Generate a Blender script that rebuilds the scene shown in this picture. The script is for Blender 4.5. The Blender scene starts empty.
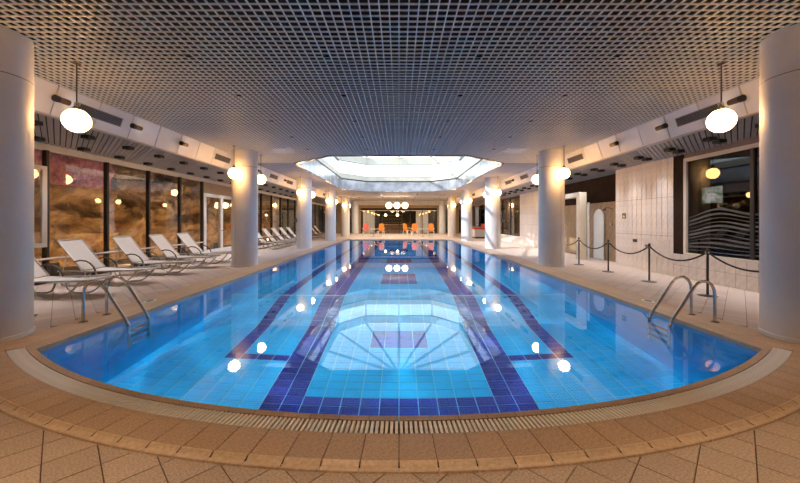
import bpy, bmesh, math, random
from mathutils import Vector, Matrix, noise
random.seed(7)
PI = math.pi
scene = bpy.context.scene
COL = scene.collection

# ------------------------------------------------------------------ camera, sky, sun, exposure
cam_d = bpy.data.cameras.new('camera')
cam = bpy.data.objects.new('camera', cam_d)
COL.objects.link(cam)
cam.location = (0, 0, 1.5)
cam.rotation_euler = (PI / 2, 0, 0)
cam_d.sensor_width = 36.0
cam_d.lens = 341.0 / 800.0 * 36.0
cam_d.shift_x = 0.00125
cam_d.shift_y = -20.5 / 800.0
cam_d.clip_start = 0.05
cam_d.clip_end = 300
scene.camera = cam

world = bpy.data.worlds.new('world')
scene.world = world
world.use_nodes = True
bg = world.node_tree.nodes['Background']
bg.inputs[1].default_value = 2.2
wn = world.node_tree
w_tc = wn.nodes.new('ShaderNodeTexCoord')
w_sep = wn.nodes.new('ShaderNodeSeparateXYZ')
w_ramp = wn.nodes.new('ShaderNodeValToRGB')          # clear sky: pale horizon, blue zenith
w_ramp.color_ramp.elements[0].color = (1.0, 0.97, 0.93, 1)
w_ramp.color_ramp.elements[1].color = (0.20, 0.43, 0.92, 1)
w_el = w_ramp.color_ramp.elements.new(0.35)
w_el.color = (0.78, 0.89, 1.0, 1)
wn.links.new(w_tc.outputs['Generated'], w_sep.inputs[0])
wn.links.new(w_sep.outputs['Z'], w_ramp.inputs[0])
wn.links.new(w_ramp.outputs[0], bg.inputs[0])

sun_d = bpy.data.lights.new('sun', 'SUN')
sun_d.energy = 3.5
sun_d.angle = 0.01
sun_d.color = (1.0, 0.95, 0.86)
sun = bpy.data.objects.new('sun', sun_d)
COL.objects.link(sun)
sun.rotation_euler = Vector((0.74, 0.22, -0.62)).to_track_quat('-Z', 'Y').to_euler()

port_d = bpy.data.lights.new('skylight_portal', 'AREA')
port_d.shape = 'RECTANGLE'
port_d.size = 8.6
port_d.size_y = 14.8
port_d.cycles.is_portal = True
port = bpy.data.objects.new('skylight_portal', port_d)
COL.objects.link(port)
port.location = (0, 19.7, 4.6)

scene.view_settings.view_transform = 'Standard'
scene.view_settings.look = 'None'
scene.view_settings.exposure = 0.6
scene.view_settings.gamma = 1.0
scene.view_settings.use_curve_mapping = False
cy = scene.cycles
cy.use_denoising = True
cy.max_bounces = 10
cy.diffuse_bounces = 4
cy.glossy_bounces = 5
cy.transmission_bounces = 6
cy.transparent_max_bounces = 12
cy.sample_clamp_indirect = 6.0
cy.caustics_reflective = False
cy.caustics_refractive = True
cy.blur_glossy = 0.3
POOLW = 9.5
FRONTW = 5.0
SOFFW = 4.0

# ------------------------------------------------------------------ materials
MATS = {}


def pmat(name, col, rough=0.5, metal=0.0, var=0.08, scale=6.0, bump=0.0, bscale=60.0, spec=0.5,
         col2=None, rnd=0.0, emit=None, estr=0.0, coat=0.0):
    """principled material with procedural colour variation, grain and optional random tint per object"""
    m = bpy.data.materials.new(name)
    m.use_nodes = True
    nt = m.node_tree
    b = nt.nodes['Principled BSDF']
    tc = nt.nodes.new('ShaderNodeTexCoord')
    nz = nt.nodes.new('ShaderNodeTexNoise')
    nz.inputs['Scale'].default_value = scale
    nz.inputs['Detail'].default_value = 4
    nt.links.new(tc.outputs['Object'], nz.inputs['Vector'])
    mx = nt.nodes.new('ShaderNodeMix')
    mx.data_type = 'RGBA'
    c2 = col2 or tuple(max(0, min(1, c * (1 - 2.2 * var))) for c in col)
    mx.inputs[6].default_value = (*col, 1)
    mx.inputs[7].default_value = (*c2, 1)
    rp = nt.nodes.new('ShaderNodeMapRange')
    rp.inputs[1].default_value = 0.35
    rp.inputs[2].default_value = 0.65
    nt.links.new(nz.outputs['Fac'], rp.inputs[0])
    nt.links.new(rp.outputs[0], mx.inputs[0])
    out = mx.outputs[2]
    if rnd > 0:
        oi = nt.nodes.new('ShaderNodeObjectInfo')
        mr = nt.nodes.new('ShaderNodeMapRange')
        mr.inputs[3].default_value = 1 - rnd
        mr.inputs[4].default_value = 1 + rnd
        nt.links.new(oi.outputs['Random'], mr.inputs[0])
        hs = nt.nodes.new('ShaderNodeHueSaturation')
        nt.links.new(mr.outputs[0], hs.inputs['Value'])
        nt.links.new(out, hs.inputs['Color'])
        out = hs.outputs['Color']
    nt.links.new(out, b.inputs['Base Color'])
    b.inputs['Roughness'].default_value = rough
    b.inputs['Metallic'].default_value = metal
    b.inputs['Specular IOR Level'].default_value = spec
    b.inputs['Coat Weight'].default_value = coat
    if bump > 0:
        n2 = nt.nodes.new('ShaderNodeTexNoise')
        n2.inputs['Scale'].default_value = bscale
        n2.inputs['Detail'].default_value = 3
        nt.links.new(tc.outputs['Object'], n2.inputs['Vector'])
        bp = nt.nodes.new('ShaderNodeBump')
        bp.inputs['Strength'].default_value = bump
        bp.inputs['Distance'].default_value = 0.01 if bscale > 30 else 0.08
        nt.links.new(n2.outputs['Fac'], bp.inputs['Height'])
        nt.links.new(bp.outputs[0], b.inputs['Normal'])
    if emit:
        b.inputs['Emission Color'].default_value = (*emit, 1)
        b.inputs['Emission Strength'].default_value = estr
    MATS[name] = m
    return m


def glassmat(name, tint=(1, 1, 1), ior=1.45, rough=0.0, refl=1.0):
    """thin pane: clear transmission with a fresnel mirror"""
    m = bpy.data.materials.new(name)
    m.use_nodes = True
    nt = m.node_tree
    nt.nodes.remove(nt.nodes['Principled BSDF'])
    o = nt.nodes['Material Output']
    t = nt.nodes.new('ShaderNodeBsdfTransparent')
    t.inputs[0].default_value = (*tint, 1)
    g = nt.nodes.new('ShaderNodeBsdfGlossy')
    g.inputs['Roughness'].default_value = rough
    g.inputs['Color'].default_value = (refl, refl, refl, 1)
    lw = nt.nodes.new('ShaderNodeLayerWeight')
    lw.inputs['Blend'].default_value = 0.5
    pw = nt.nodes.new('ShaderNodeMath')
    pw.operation = 'POWER'
    pw.inputs[1].default_value = 5.0
    nt.links.new(lw.outputs['Facing'], pw.inputs[0])
    f = nt.nodes.new('ShaderNodeMapRange')
    f.inputs[3].default_value = ((ior - 1) / (ior + 1)) ** 2
    nt.links.new(pw.outputs[0], f.inputs[0])
    mx = nt.nodes.new('ShaderNodeMixShader')
    nt.links.new(f.outputs[0], mx.inputs[0])
    nt.links.new(t.outputs[0], mx.inputs[1])
    nt.links.new(g.outputs[0], mx.inputs[2])
    nt.links.new(mx.outputs[0], o.inputs[0])
    MATS[name] = m
    return m


def watermat():
    m = bpy.data.materials.new('pool_water')
    m.use_nodes = True
    nt = m.node_tree
    nt.nodes.remove(nt.nodes['Principled BSDF'])
    o = nt.nodes['Material Output']
    g = nt.nodes.new('ShaderNodeBsdfGlass')
    g.inputs['IOR'].default_value = 1.33
    g.inputs['Roughness'].default_value = 0.0
    g.inputs['Color'].default_value = (0.93, 0.985, 1.0, 1)
    tc = nt.nodes.new('ShaderNodeTexCoord')
    n = nt.nodes.new('ShaderNodeTexNoise')
    n.inputs['Scale'].default_value = 1.6
    n.inputs['Detail'].default_value = 2
    nt.links.new(tc.outputs['Object'], n.inputs['Vector'])
    bp = nt.nodes.new('ShaderNodeBump')
    bp.inputs['Strength'].default_value = 0.05
    bp.inputs['Distance'].default_value = 0.02
    nt.links.new(n.outputs['Fac'], bp.inputs['Height'])
    nt.links.new(g.outputs[0], o.inputs[0])
    MATS['water'] = m
    return m


M_tile = pmat('deck_tile', (0.62, 0.49, 0.41), 0.55, var=0.16, scale=70, bump=0.15, bscale=150, rnd=0.10)
M_cop = pmat('coping_tile', (0.57, 0.39, 0.26), 0.5, var=0.15, scale=80, bump=0.15, bscale=150, rnd=0.06)
M_lip = pmat('coping_lip', (0.50, 0.33, 0.21), 0.45, var=0.15, scale=60, bump=0.1, rnd=0.06)
M_strip = pmat('bevel_tile', (0.74, 0.56, 0.40), 0.4, var=0.10, scale=40, bump=0.08, rnd=0.06)
M_grout = pmat('grout', (0.16, 0.10, 0.07), 0.9, var=0.2, scale=30)
M_slat = pmat('grate_white', (0.92, 0.90, 0.86), 0.4, var=0.06, scale=20)
M_trough = pmat('trough', (0.10, 0.075, 0.06), 0.8)
M_pool = pmat('pool_tile_light', (0.0, 0.47, 0.90), 0.3, var=0.05, scale=3, rnd=0.04)
M_dark = pmat('pool_tile_dark', (0.001, 0.014, 0.23), 0.3, var=0.12, scale=5, rnd=0.15)
M_pgrout = pmat('pool_grout', (0.25, 0.62, 0.85), 0.8, var=0.05)
M_col = pmat('column_paint', (0.74, 0.73, 0.73), 0.5, metal=0.0, var=0.03, scale=2, bump=0.02, bscale=20)
M_seam = pmat('column_seam', (0.22, 0.19, 0.17), 0.6)
M_blade = pmat('blade_metal', (0.90, 0.90, 0.91), 0.45, metal=0.1, var=0.04)
M_plen = pmat('plenum_dark', (0.012, 0.013, 0.016), 0.9)
M_plast = pmat('ceiling_paint', (0.42, 0.42, 0.45), 0.7, var=0.05, scale=1)
M_fascia = pmat('fascia_panel', (0.88, 0.88, 0.90), 0.4, var=0.03, scale=2, rnd=0.05)
M_joint = pmat('joint_dark', (0.03, 0.03, 0.035), 0.8)
M_soff = pmat('soffit_slat', (0.40, 0.40, 0.43), 0.45, metal=0.3, var=0.06, rnd=0.06)
M_black = pmat('black_metal', (0.012, 0.012, 0.014), 0.4)
M_vent = pmat('vent_grey', (0.14, 0.14, 0.15), 0.5, var=0.1)
M_cream = pmat('cream_paint', (0.80, 0.74, 0.62), 0.6, var=0.03)
M_white = pmat('white_paint', (0.85, 0.84, 0.82), 0.45, var=0.03)
M_cream2 = pmat('cream_beam', (0.82, 0.74, 0.56), 0.6, var=0.04)  # yellower cream paint of the sills and beams
M_curb = pmat('curb_stone', (0.55, 0.54, 0.55), 0.15, var=0.2, scale=1.3, metal=0.2)
M_steel = pmat('steel', (0.62, 0.58, 0.54), 0.16, metal=1.0, var=0.04)
M_sling = pmat('sling_fabric', (0.50, 0.445, 0.405), 0.8, var=0.06, scale=30, bump=0.2, bscale=300)
M_frame = pmat('lounger_frame', (0.46, 0.41, 0.37), 0.35, metal=0.6, var=0.05)
M_arm = pmat('armrest_dark', (0.05, 0.04, 0.035), 0.4)
M_bronze = pmat('bronze', (0.24, 0.13, 0.06), 0.35, metal=0.6, var=0.1)
M_rope = pmat('rope', (0.018, 0.017, 0.018), 0.7, bump=0.5, bscale=120)
M_post = pmat('post_metal', (0.10, 0.085, 0.075), 0.3, metal=0.8)
M_wtile = pmat('wall_tile', (0.86, 0.78, 0.71), 0.28, var=0.06, scale=9, rnd=0.05)
M_wgrout = pmat('wall_grout', (0.30, 0.23, 0.19), 0.8)
M_brown = pmat('brown_wood', (0.035, 0.018, 0.010), 0.8, var=0.2, scale=3, spec=0.15)
M_btile = pmat('brown_tile', (0.36, 0.25, 0.15), 0.35, var=0.12, scale=6, rnd=0.08)
M_rock = pmat('rock', (0.46, 0.30, 0.15), 0.85, var=0.2, scale=2.6, bump=1.0, bscale=12, col2=(0.20, 0.11, 0.05))
M_pink = pmat('pink_crinkle', (0.55, 0.13, 0.20), 0.7, var=0.3, scale=9, bump=0.9, bscale=22, col2=(0.75, 0.36, 0.40))
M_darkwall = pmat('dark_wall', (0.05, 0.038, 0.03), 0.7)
M_tan = pmat('tan_wall', (0.46, 0.33, 0.20), 0.6, var=0.08, scale=2)
M_orange = pmat('orange_shell', (0.90, 0.30, 0.03), 0.4, var=0.04)
M_coral = pmat('coral_shell', (0.72, 0.16, 0.10), 0.4, var=0.04)
M_red = pmat('red_cushion', (0.72, 0.08, 0.035), 0.6, var=0.08, scale=10)
M_curtain = pmat('curtain', (0.86, 0.82, 0.76), 0.8, var=0.05)
M_green = pmat('leaf_green', (0.09, 0.17, 0.05), 0.6, var=0.3, scale=8, rnd=0.3)
M_mull = pmat('mullion_dark', (0.02, 0.016, 0.014), 0.45)
M_alu = pmat('frame_alu', (0.62, 0.58, 0.55), 0.4, metal=0.3, var=0.04)
M_frost = pmat('frosted_band', (0.10, 0.10, 0.10), 0.55, var=0.15, scale=12)
M_sign = pmat('sign_brown', (0.22, 0.14, 0.03), 0.4, var=0.1)
M_screen = pmat('screen_picture', (0.10, 0.22, 0.07), 0.3, var=0.3, scale=9, col2=(0.65, 0.72, 0.75),
                emit=(0.42, 0.55, 0.38), estr=3.0)
_nt = M_screen.node_tree
_b = _nt.nodes['Principled BSDF']
_nt.links.new(_b.inputs['Base Color'].links[0].from_socket, _b.inputs['Emission Color'])
M_house = pmat('screen_house', (0.9, 0.9, 0.9), 0.4, emit=(0.9, 0.95, 1.0), estr=2.5)
M_globe = pmat('globe_opal', (0.95, 0.92, 0.86), 0.3, var=0.01, emit=(1.0, 0.52, 0.18), estr=24.0)
M_globe2 = pmat('globe_opal_warm', (0.95, 0.92, 0.86), 0.3, var=0.01, emit=(1.0, 0.72, 0.42), estr=9.0)
M_glass = glassmat('pane_glass', (0.93, 0.93, 0.92), 1.55)
M_roofglass = glassmat('roof_glass', (0.90, 0.95, 0.98), 1.45)
M_dglass = glassmat('dark_glass', (0.30, 0.28, 0.27), 1.55)
M_frostglass = pmat('frosted_glass', (0.75, 0.80, 0.80), 0.35, var=0.04)
M_water = watermat()

# ------------------------------------------------------------------ mesh helpers


class MB:
    def __init__(self):
        self.v, self.f = [], []

    def add(self, vs, fs):
        o = len(self.v)
        self.v += [tuple(p) for p in vs]
        self.f += [tuple(i + o for i in f) for f in fs]
        return self

    def box(self, x0, x1, y0, y1, z0, z1):
        vs = [(x, y, z) for z in (z0, z1) for y in (y0, y1) for x in (x0, x1)]
        return self.add(vs, [(0, 2, 3, 1), (4, 5, 7, 6), (0, 1, 5, 4), (2, 6, 7, 3), (0, 4, 6, 2), (1, 3, 7, 5)])

    def prism(self, poly, z0, z1, zf=None, bottom=True):
        """poly counter-clockwise in plan; z0/z1 heights, zf(x,y) optional offset"""
        n = len(poly)
        zz = zf or (lambda x, y: 0.0)
        vs = [(x, y, z0 + zz(x, y)) for x, y in poly] + [(x, y, z1 + zz(x, y)) for x, y in poly]
        fs = [tuple(range(n, 2 * n))]
        if bottom:
            fs.append(tuple(reversed(range(n))))
        fs += [(i, (i + 1) % n, n + (i + 1) % n, n + i) for i in range(n)]
        return self.add(vs, fs)

    def tube(self, pts, r, n=8, closed=False):
        pts = [Vector(p) for p in pts]
        k = len(pts)
        rings, up = [], None
        for i, p in enumerate(pts):
            a = pts[(i - 1) % k] if (closed or i > 0) else p
            b = pts[(i + 1) % k] if (closed or i < k - 1) else p
            t = (b - a).normalized()
            if up is None:
                up = Vector((0, 0, 1)) if abs(t.z) < 0.9 else Vector((0, 1, 0))
            s = t.cross(up).normalized()
            up = s.cross(t).normalized()
            rings.append([p + (s * math.cos(2 * PI * j / n) + up * math.sin(2 * PI * j / n)) * r for j in range(n)])
        vs = [q for ring in rings for q in ring]
        fs = []
        for i in range(k if closed else k - 1):
            a, b = i * n, ((i + 1) % k) * n
            fs += [(a + j, a + (j + 1) % n, b + (j + 1) % n, b + j) for j in range(n)]
        if not closed:
            fs += [tuple(reversed(range(n))), tuple(range((k - 1) * n, k * n))]
        return self.add(vs, fs)

    def lathe(self, prof, n=32, c=(0, 0, 0)):
        """prof: (radius, z) bottom to top"""
        vs, fs = [], []
        for r, z in prof:
            vs += [(c[0] + r * math.cos(2 * PI * j / n), c[1] + r * math.sin(2 * PI * j / n), c[2] + z) for j in range(n)]
        for i in range(len(prof) - 1):
            a, b = i * n, (i + 1) * n
            fs += [(a + j, a + (j + 1) % n, b + (j + 1) % n, b + j) for j in range(n)]
        fs += [tuple(reversed(range(n))), tuple(range((len(prof) - 1) * n, len(prof) * n))]
        return self.add(vs, fs)

    def ball(self, r, c=(0, 0, 0), n=20, m=12):
        pr = [(r * math.sin(PI * (i + 0.02) / (m + 0.04)) + 1e-4, -r * math.cos(PI * i / m)) for i in range(m + 1)]
        return self.lathe(pr, n, c)

    def quadstrip(self, rows):
        """rows: list of equal-length point lists"""
        n = len(rows[0])
        vs = [p for r in rows for p in r]
        fs = [(i * n + j, i * n + j + 1, (i + 1) * n + j + 1, (i + 1) * n + j)
              for i in range(len(rows) - 1) for j in range(n - 1)]
        return self.add(vs, fs)

    def mesh(self, name, mat, smooth=False):
        me = bpy.data.meshes.new(name)
        me.from_pydata(self.v, [], self.f)
        me.materials.append(mat)
        if smooth:
            me.polygons.foreach_set('use_smooth', [True] * len(me.polygons))
            try:
                me.set_sharp_from_angle(angle=0.7)
            except Exception:
                pass
        me.update()
        return me

    def build(self, name, mat, parent=None, smooth=False, loc=None):
        return link(name, self.mesh(name, mat, smooth), parent, loc)


def link(name, me, parent=None, loc=None, rot=None):
    o = bpy.data.objects.new(name, me)
    COL.objects.link(o)
    if parent:
        o.parent = parent
    if loc:
        o.location = loc
    if rot:
        o.rotation_euler = rot
    return o


def empty(name, loc=(0, 0, 0), rz=0.0):
    o = bpy.data.objects.new(name, None)
    COL.objects.link(o)
    o.location = loc
    o.rotation_euler = (0, 0, rz)
    o.empty_display_size = 0.1
    return o


def tag(o, label, cat, group=None):
    o['label'] = label
    o['category'] = cat
    if group:
        o['group'] = group
    return o


def struct(o):
    o['kind'] = 'structure'
    return o


def copy_tree(o, parent=None):
    c = o.copy()
    COL.objects.link(c)
    if parent:
        c.parent = parent
    for ch in list(o.children):
        copy_tree(ch, c)
    return c


ORD = ['first', 'second', 'third', 'fourth', 'fifth', 'sixth', 'seventh', 'eighth', 'ninth', 'tenth']


def clip(poly, a, b, c):
    """keep the side a*x + b*y <= c of a convex polygon"""
    out = []
    for i in range(len(poly)):
        p, q = poly[i], poly[(i + 1) % len(poly)]
        dp, dq = a * p[0] + b * p[1] - c, a * q[0] + b * q[1] - c
        if dp <= 0:
            out.append(p)
        if (dp < 0 < dq) or (dq < 0 < dp):
            t = dp / (dp - dq)
            out.append((p[0] + t * (q[0] - p[0]), p[1] + t * (q[1] - p[1])))
    return out


def field(pieces, name, mat, parent, z0, z1, limit=300, key=None, zf=None):
    """pieces: plan polygons. the first `limit` by key become parts, the rest one stuff part"""
    if key:
        pieces = sorted(pieces, key=key)
    for poly in pieces[:limit]:
        cx = sum(p[0] for p in poly) / len(poly)
        cyy = sum(p[1] for p in poly) / len(poly)
        zc = zf(cx, cyy) if zf else 0.0
        loc = [(x - cx, y - cyy) for x, y in poly]
        MB().prism(loc, z0 - zc * 0, z1, (lambda x, y, cx=cx, cyy=cyy: zf(x + cx, y + cyy)) if zf else None,
                   bottom=False).build(name, mat, parent, loc=(cx, cyy, 0))
    rest = pieces[limit:]
    if rest:
        m = MB()
        for poly in rest:
            m.prism(poly, z0, z1, zf, bottom=False)
        o = m.build(name + '_field', mat, parent)
        o['kind'] = 'stuff'


# ------------------------------------------------------------------ layout numbers (metres)
CZ = 3.87                # grid ceiling
CX = 5.2                 # column line
COLY = [4.3 + 7.2 * i for i in range(6)]
PW = 4.22                # pool half width
ARC = (0.0, 9.78)       # centre of the curved pool end
RW = 7.195                 # radius of the curved pool end
PEND = 27.5              # far pool end
WZ = -0.035              # water level
XL, XR = -8.5, 7.5       # glass wall, tiled wall
YB, YE = -7.0, 41.0      # room ends
OCT = [(-2.5, 12.4), (2.5, 12.4), (4.2, 14.0), (4.2, 25.0), (2.5, 27.0), (-2.5, 27.0), (-4.2, 25.0), (-4.2, 14.0)]

# ================================================================== SETTING
# ------------------------------------------------------------------ floor
floor = struct(empty('floor'))
m = MB()
for sx in (-1, 1):
    a, b = sorted((sx * 4.6, sx * 14.0))
    m.box(a, b, 3.2, YE + 5, -0.30, -0.012)
m.box(-4.6, 4.6, PEND + 0.1, YE + 5, -0.30, -0.012)
# screed in front of and around the curved end
N = 48
th = [-0.95 + 1.9 * i / N for i in range(N + 1)]
outer = [(ARC[0] + 7.28 * math.sin(t), ARC[1] - 7.28 * math.cos(t)) for t in th]
for i in range(N):
    (x0, y0), (x1, y1) = outer[i], outer[i + 1]
    m.prism([(x0, YB), (x1, YB), (x1, y1), (x0, y0)], -0.30, -0.012)
m.box(-14, outer[0][0], YB, 5.8, -0.30, -0.013)
m.box(outer[-1][0], 10, YB, 5.8, -0.30, -0.013)
m.build('screed', M_grout, floor)

P = 0.26
pieces = []
g = 0.0035
for i in range(-160, 160):
    for j in range(-160, 160):
        u0, v0 = i * P, j * P
        q = []
        for (du, dv) in ((g, g), (P - g, g), (P - g, P - g), (g, P - g)):
            u, v = u0 + du, v0 + dv
            q.append(((u - v) * 0.70711, (u + v) * 0.70711 + 1.0))
        cx = sum(p[0] for p in q) / 4
        cyy = sum(p[1] for p in q) / 4
        if not (YB < cyy < YE - 0.05 and XL + 0.0 < cx < 8.0):
            continue
        R = math.hypot(cx - ARC[0], cyy - ARC[1])
        poly = q
        if cyy < 5.9:
            if R < 7.24 and abs(cx) < 4.95:
                continue
            rm = max(math.hypot(p[0] - ARC[0], p[1] - ARC[1]) for p in q)
            if 7.24 <= R and rm < 7.745 and abs(math.atan2(cx, ARC[1] - cyy)) < 0.895:
                continue
        if cyy >= 3.4 and R < 7.72 or cyy > 5.9:
            if cyy < PEND + 0.6:
                if abs(cx) < 4.62:
                    continue
                s = 1 if cx > 0 else -1
                poly = clip(poly, -s, 0, -4.856)
                if abs(cx) < 5.3 and cyy > PEND:
                    pass
            elif cyy < PEND + 0.9:
                poly = clip(poly, 0, -1, -(PEND + 0.55))
        poly = clip(poly, -1, 0, -(XL + 0.03))
        poly = clip(poly, 1, 0, 7.9)
        if len(poly) < 3:
            continue
        pieces.append(poly)


def seen_key(poly):
    cx = sum(p[0] for p in poly) / len(poly)
    cyy = sum(p[1] for p in poly) / len(poly)
    if cyy < 1.6 or abs(cx) > 1.2 * cyy + 0.2:
        return 1000 + math.hypot(cx, cyy)
    return math.hypot(cx, cyy)


field(pieces, 'deck_tile', M_tile, floor, -0.012, 0.0, 300, seen_key)

# curved surround: lip, grate, tiles and sloping edge tiles
surround = struct(empty('pool_surround'))


def sector(r0, r1, t0, t1, n=2):
    a = [(ARC[0] + r1 * math.sin(t0 + (t1 - t0) * k / n), ARC[1] - r1 * math.cos(t0 + (t1 - t0) * k / n)) for k in range(n + 1)]
    b = [(ARC[0] + r0 * math.sin(t0 + (t1 - t0) * k / n), ARC[1] - r0 * math.cos(t0 + (t1 - t0) * k / n)) for k in range(n, -1, -1)]
    return a + b


TG = 21 * 0.031
DT = 0.031
NT = int(0.95 / DT)
lip, band = [], []
for k in range(-NT, NT):
    t0, t1 = k * DT + 0.0004, (k + 1) * DT - 0.0004
    mid = (t0 + t1) / 2
    if abs(mid) < TG:
        lip.append(sector(7.188, 7.250, t0, t1))
    elif abs(mid) < 0.90:
        lip_out = sector(7.190, 7.405, t0, t1)
        if abs(mid) > 0.64:
            lip_out = sector(7.210, 7.405, t0, t1)
        band.append(lip_out)
    band.append(sector(7.410, 7.678, t0, t1))
field(band, 'surround_tile', M_cop, surround, -0.03, 0.022, 300)
for poly in lip:
    MB().prism(poly, -0.05, 0.020).build('lip_tile', M_lip, surround)
m = MB()
for k in range(-NT, NT):
    m.prism(sector(7.220, 7.710, k * DT, (k + 1) * DT), -0.28, -0.034)
m.build('bedding', M_trough, surround)
m = MB()
for k in range(-NT, NT):
    if abs((k + .5) * DT) > TG:
        m.prism(sector(7.220, 7.710, k * DT, (k + 1) * DT), -0.034, 0.012)
    else:
        m.prism(sector(7.405, 7.710, k * DT, (k + 1) * DT), -0.034, 0.012)
m.build('tile_bed', M_grout, surround)
for k in range(-NT, NT):
    t0, t1 = k * DT + 0.0006, (k + 1) * DT - 0.0006
    prof = [(7.680, 0.010), (7.682, 0.028), (7.690, 0.028), (7.702, 0.020), (7.716, 0.014), (7.728, 0.0125), (7.740, 0.014), (7.752, 0.015), (7.758, 0.012), (7.759, -0.01)]
    rows = []
    for r, z in prof:
        rows.append([(ARC[0] + r * math.sin(t0 + (t1 - t0) * q / 2), ARC[1] - r * math.cos(t0 + (t1 - t0) * q / 2), z) for q in range(3)])
    MB().quadstrip(rows).build('edge_tile', M_strip, surround)
grate = tag(empty('overflow_grate'), 'white slatted overflow grate following the curved pool edge', 'grate')
slat_me = MB().box(-0.0105, 0.0105, -0.073, 0.073, -0.012, 0.019).mesh('slat', M_slat)
ns = 270
for k in range(ns):
    t = -TG + 0.004 + (2 * TG - 0.008) * k / (ns - 1)
    link('slat', slat_me, grate, (ARC[0] + 7.331 * math.sin(t), ARC[1] - 7.331 * math.cos(t), 0), (0, 0, t))
m = MB()
for k in range(64):
    t0, t1 = -TG + 2 * TG * k / 64, -TG + 2 * TG * (k + 1) / 64
    for r in (7.280, 7.380):
        m.prism(sector(r - 0.006, r + 0.006, t0, t1, 1), -0.030, -0.014)
m.build('carrier_rail', M_slat, grate)

# straight copings
cop = struct(empty('pool_coping'))
for s in (-1, 1):
    y = 3.93
    k = 0
    while y < PEND + 0.5:
        y1 = min(y + 0.5, PEND + 0.55)
        xs = sorted((s * (PW - .012), s * 4.44))
        if not (y1 > PEND + 0.01):
            MB().box(xs[0], xs[1], y + .002, y1 - .002, -0.05, 0.018).build('coping_lip', M_lip, cop)
        xs = sorted((s * 4.444, s * 4.85))
        MB().box(xs[0], xs[1], y + .002, y1 - .002, -0.05, 0.016).build('coping_tile', M_cop, cop)
        y = y1
        k += 1
k = 0
x = -4.44
while x < 4.43:
    MB().box(x + .002, x + .49, PEND, PEND + 0.14, -0.16, 0.018).build('coping_lip', M_strip, cop)
    MB().box(x + .002, x + .49, PEND + 0.144, PEND + 0.55, -0.05, 0.016).build('coping_tile', M_strip, cop)
    x += 0.4933
m = MB()
for s in (-1, 1):
    xs = sorted((s * 4.25, s * 4.86))
    m.box(xs[0], xs[1], 4.2, PEND + .5, -0.3, 0.006)
m.box(-4.86, 4.86, PEND + .02, PEND + .54, -0.3, 0.006)
m.build('coping_bed', M_grout, cop)

# ------------------------------------------------------------------ pool basin
basin = struct(empty('pool_basin'))


def zfloor(x, y):
    pts = [(2.0, -2.15), (7.2, -2.3), (8.66, -1.55), (28.0, -1.45)]
    for (a, za), (b, zb) in zip(pts, pts[1:]):
        if y <= b:
            return za + (zb - za) * (y - a) / (b - a)
    return -1.45


TX, TY = 0.272, 0.18
light, dark = [], []
ylist = [2.58 + TY * k for k in range(int((PEND - 2.5) / TY) + 1)]
breaks = []
for iy, y in enumerate(ylist):
    for ix in range(-16, 16):
        x0, x1 = ix * TX, (ix + 1) * TX
        if ix == -16:
            x0 = -PW
        if ix == 15:
            x1 = PW
        xm = (x0 + x1) / 2
        ym = y + TY / 2
        k = ix if ix >= 0 else -ix - 1
        if ym < ARC[1] - math.sqrt(RW * RW - xm * xm) - 0.3:
            continue
        d = False
        if k in (5, 6) and ym > 4.5 and not (8.62 < ym < 8.79):
            d = True
        if k == 10 and 5.75 < ym < 26.3:
            d = True
        if k <= 6 and 4.5 < ym < 4.95:
            d = True
        if k in (7, 8, 9) and 5.75 < ym < 5.93:
            d = True
        for yc, hh in ((6.8, .36), (10.75, .8), (14.8, .75), (19.5, .9)):
            if k <= 1 and abs(ym - yc) < hh:
                d = True
        gg = 0.007
        poly = [(x0 + gg, y + gg), (x1 - gg, y + gg), (x1 - gg, y + TY - gg), (x0 + gg, y + TY - gg)]
        (dark if d else light).append(poly)
ck = lambda p: (0 if p[0][1] > 4.3 else 500) + p[0][1] * 1.0 + abs(p[0][0]) * 0.3
field(light, 'light_blue_tile', M_pool, basin, -0.01, 0.0, 300, ck, zfloor)
field(dark, 'dark_blue_tile', M_dark, basin, -0.01, 0.001, 300, ck, zfloor)
# bed under the tiles and the walls
m = MB()
ys = [2.3, 7.2, 8.66, PEND + .05]
rows = [[(-PW - .05, y, zfloor(0, y) - 0.008), (PW + .05, y, zfloor(0, y) - 0.008)] for y in ys]
m.quadstrip(rows)
m.build('tile_bed', M_pgrout, basin)
tmax = math.asin(PW / RW)
top = [(ARC[0] + RW * math.sin(t), ARC[1] - RW * math.cos(t)) for t in [-tmax + 2 * tmax * k / 40 for k in range(41)]]
path = [(-PW, PEND)] + [(-PW, y) for y in (20, 14, 8.66, 7.2, 5)] + top + [(PW, y) for y in (5, 7.2, 8.66, 14, 20)] + [(PW, PEND), (-PW, PEND)]
rows = [[(x, y, zfloor(x, y) - 0.02) for x, y in path], [(x, y, -0.02) for x, y in path]]
MB().quadstrip(rows).build('basin_wall', M_pool, basin)

# water surface
wp = [(-PW, PEND)] + top + [(PW, PEND)]
water = MB().add([(x, y, WZ) for x, y in wp], [tuple(range(len(wp)))]).build('pool_water', M_water, None, True)
water['kind'] = 'stuff'
water.cycles.is_caustics_caster = True
for o in basin.children:
    o.cycles.is_caustics_receiver = True
tag(water, 'still clear water filling the blue tiled pool', 'water')

# ------------------------------------------------------------------ grid ceiling
ceiling = struct(empty('ceiling'))
GX, GY0, GY1, CELL = 5.95, 2.2, 14.0, 0.11
BW, BH = 0.0062, 0.019


def blade(x0, x1, y0, y1, z):
    cx, cyy = (x0 + x1) / 2, (y0 + y1) / 2
    hx, hy = (x1 - x0) / 2, (y1 - y0) / 2
    MB().box(-hx, hx, -hy, hy, 0, BH).build('grid_blade', M_blade, ceiling, loc=(cx, cyy, z))


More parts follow.
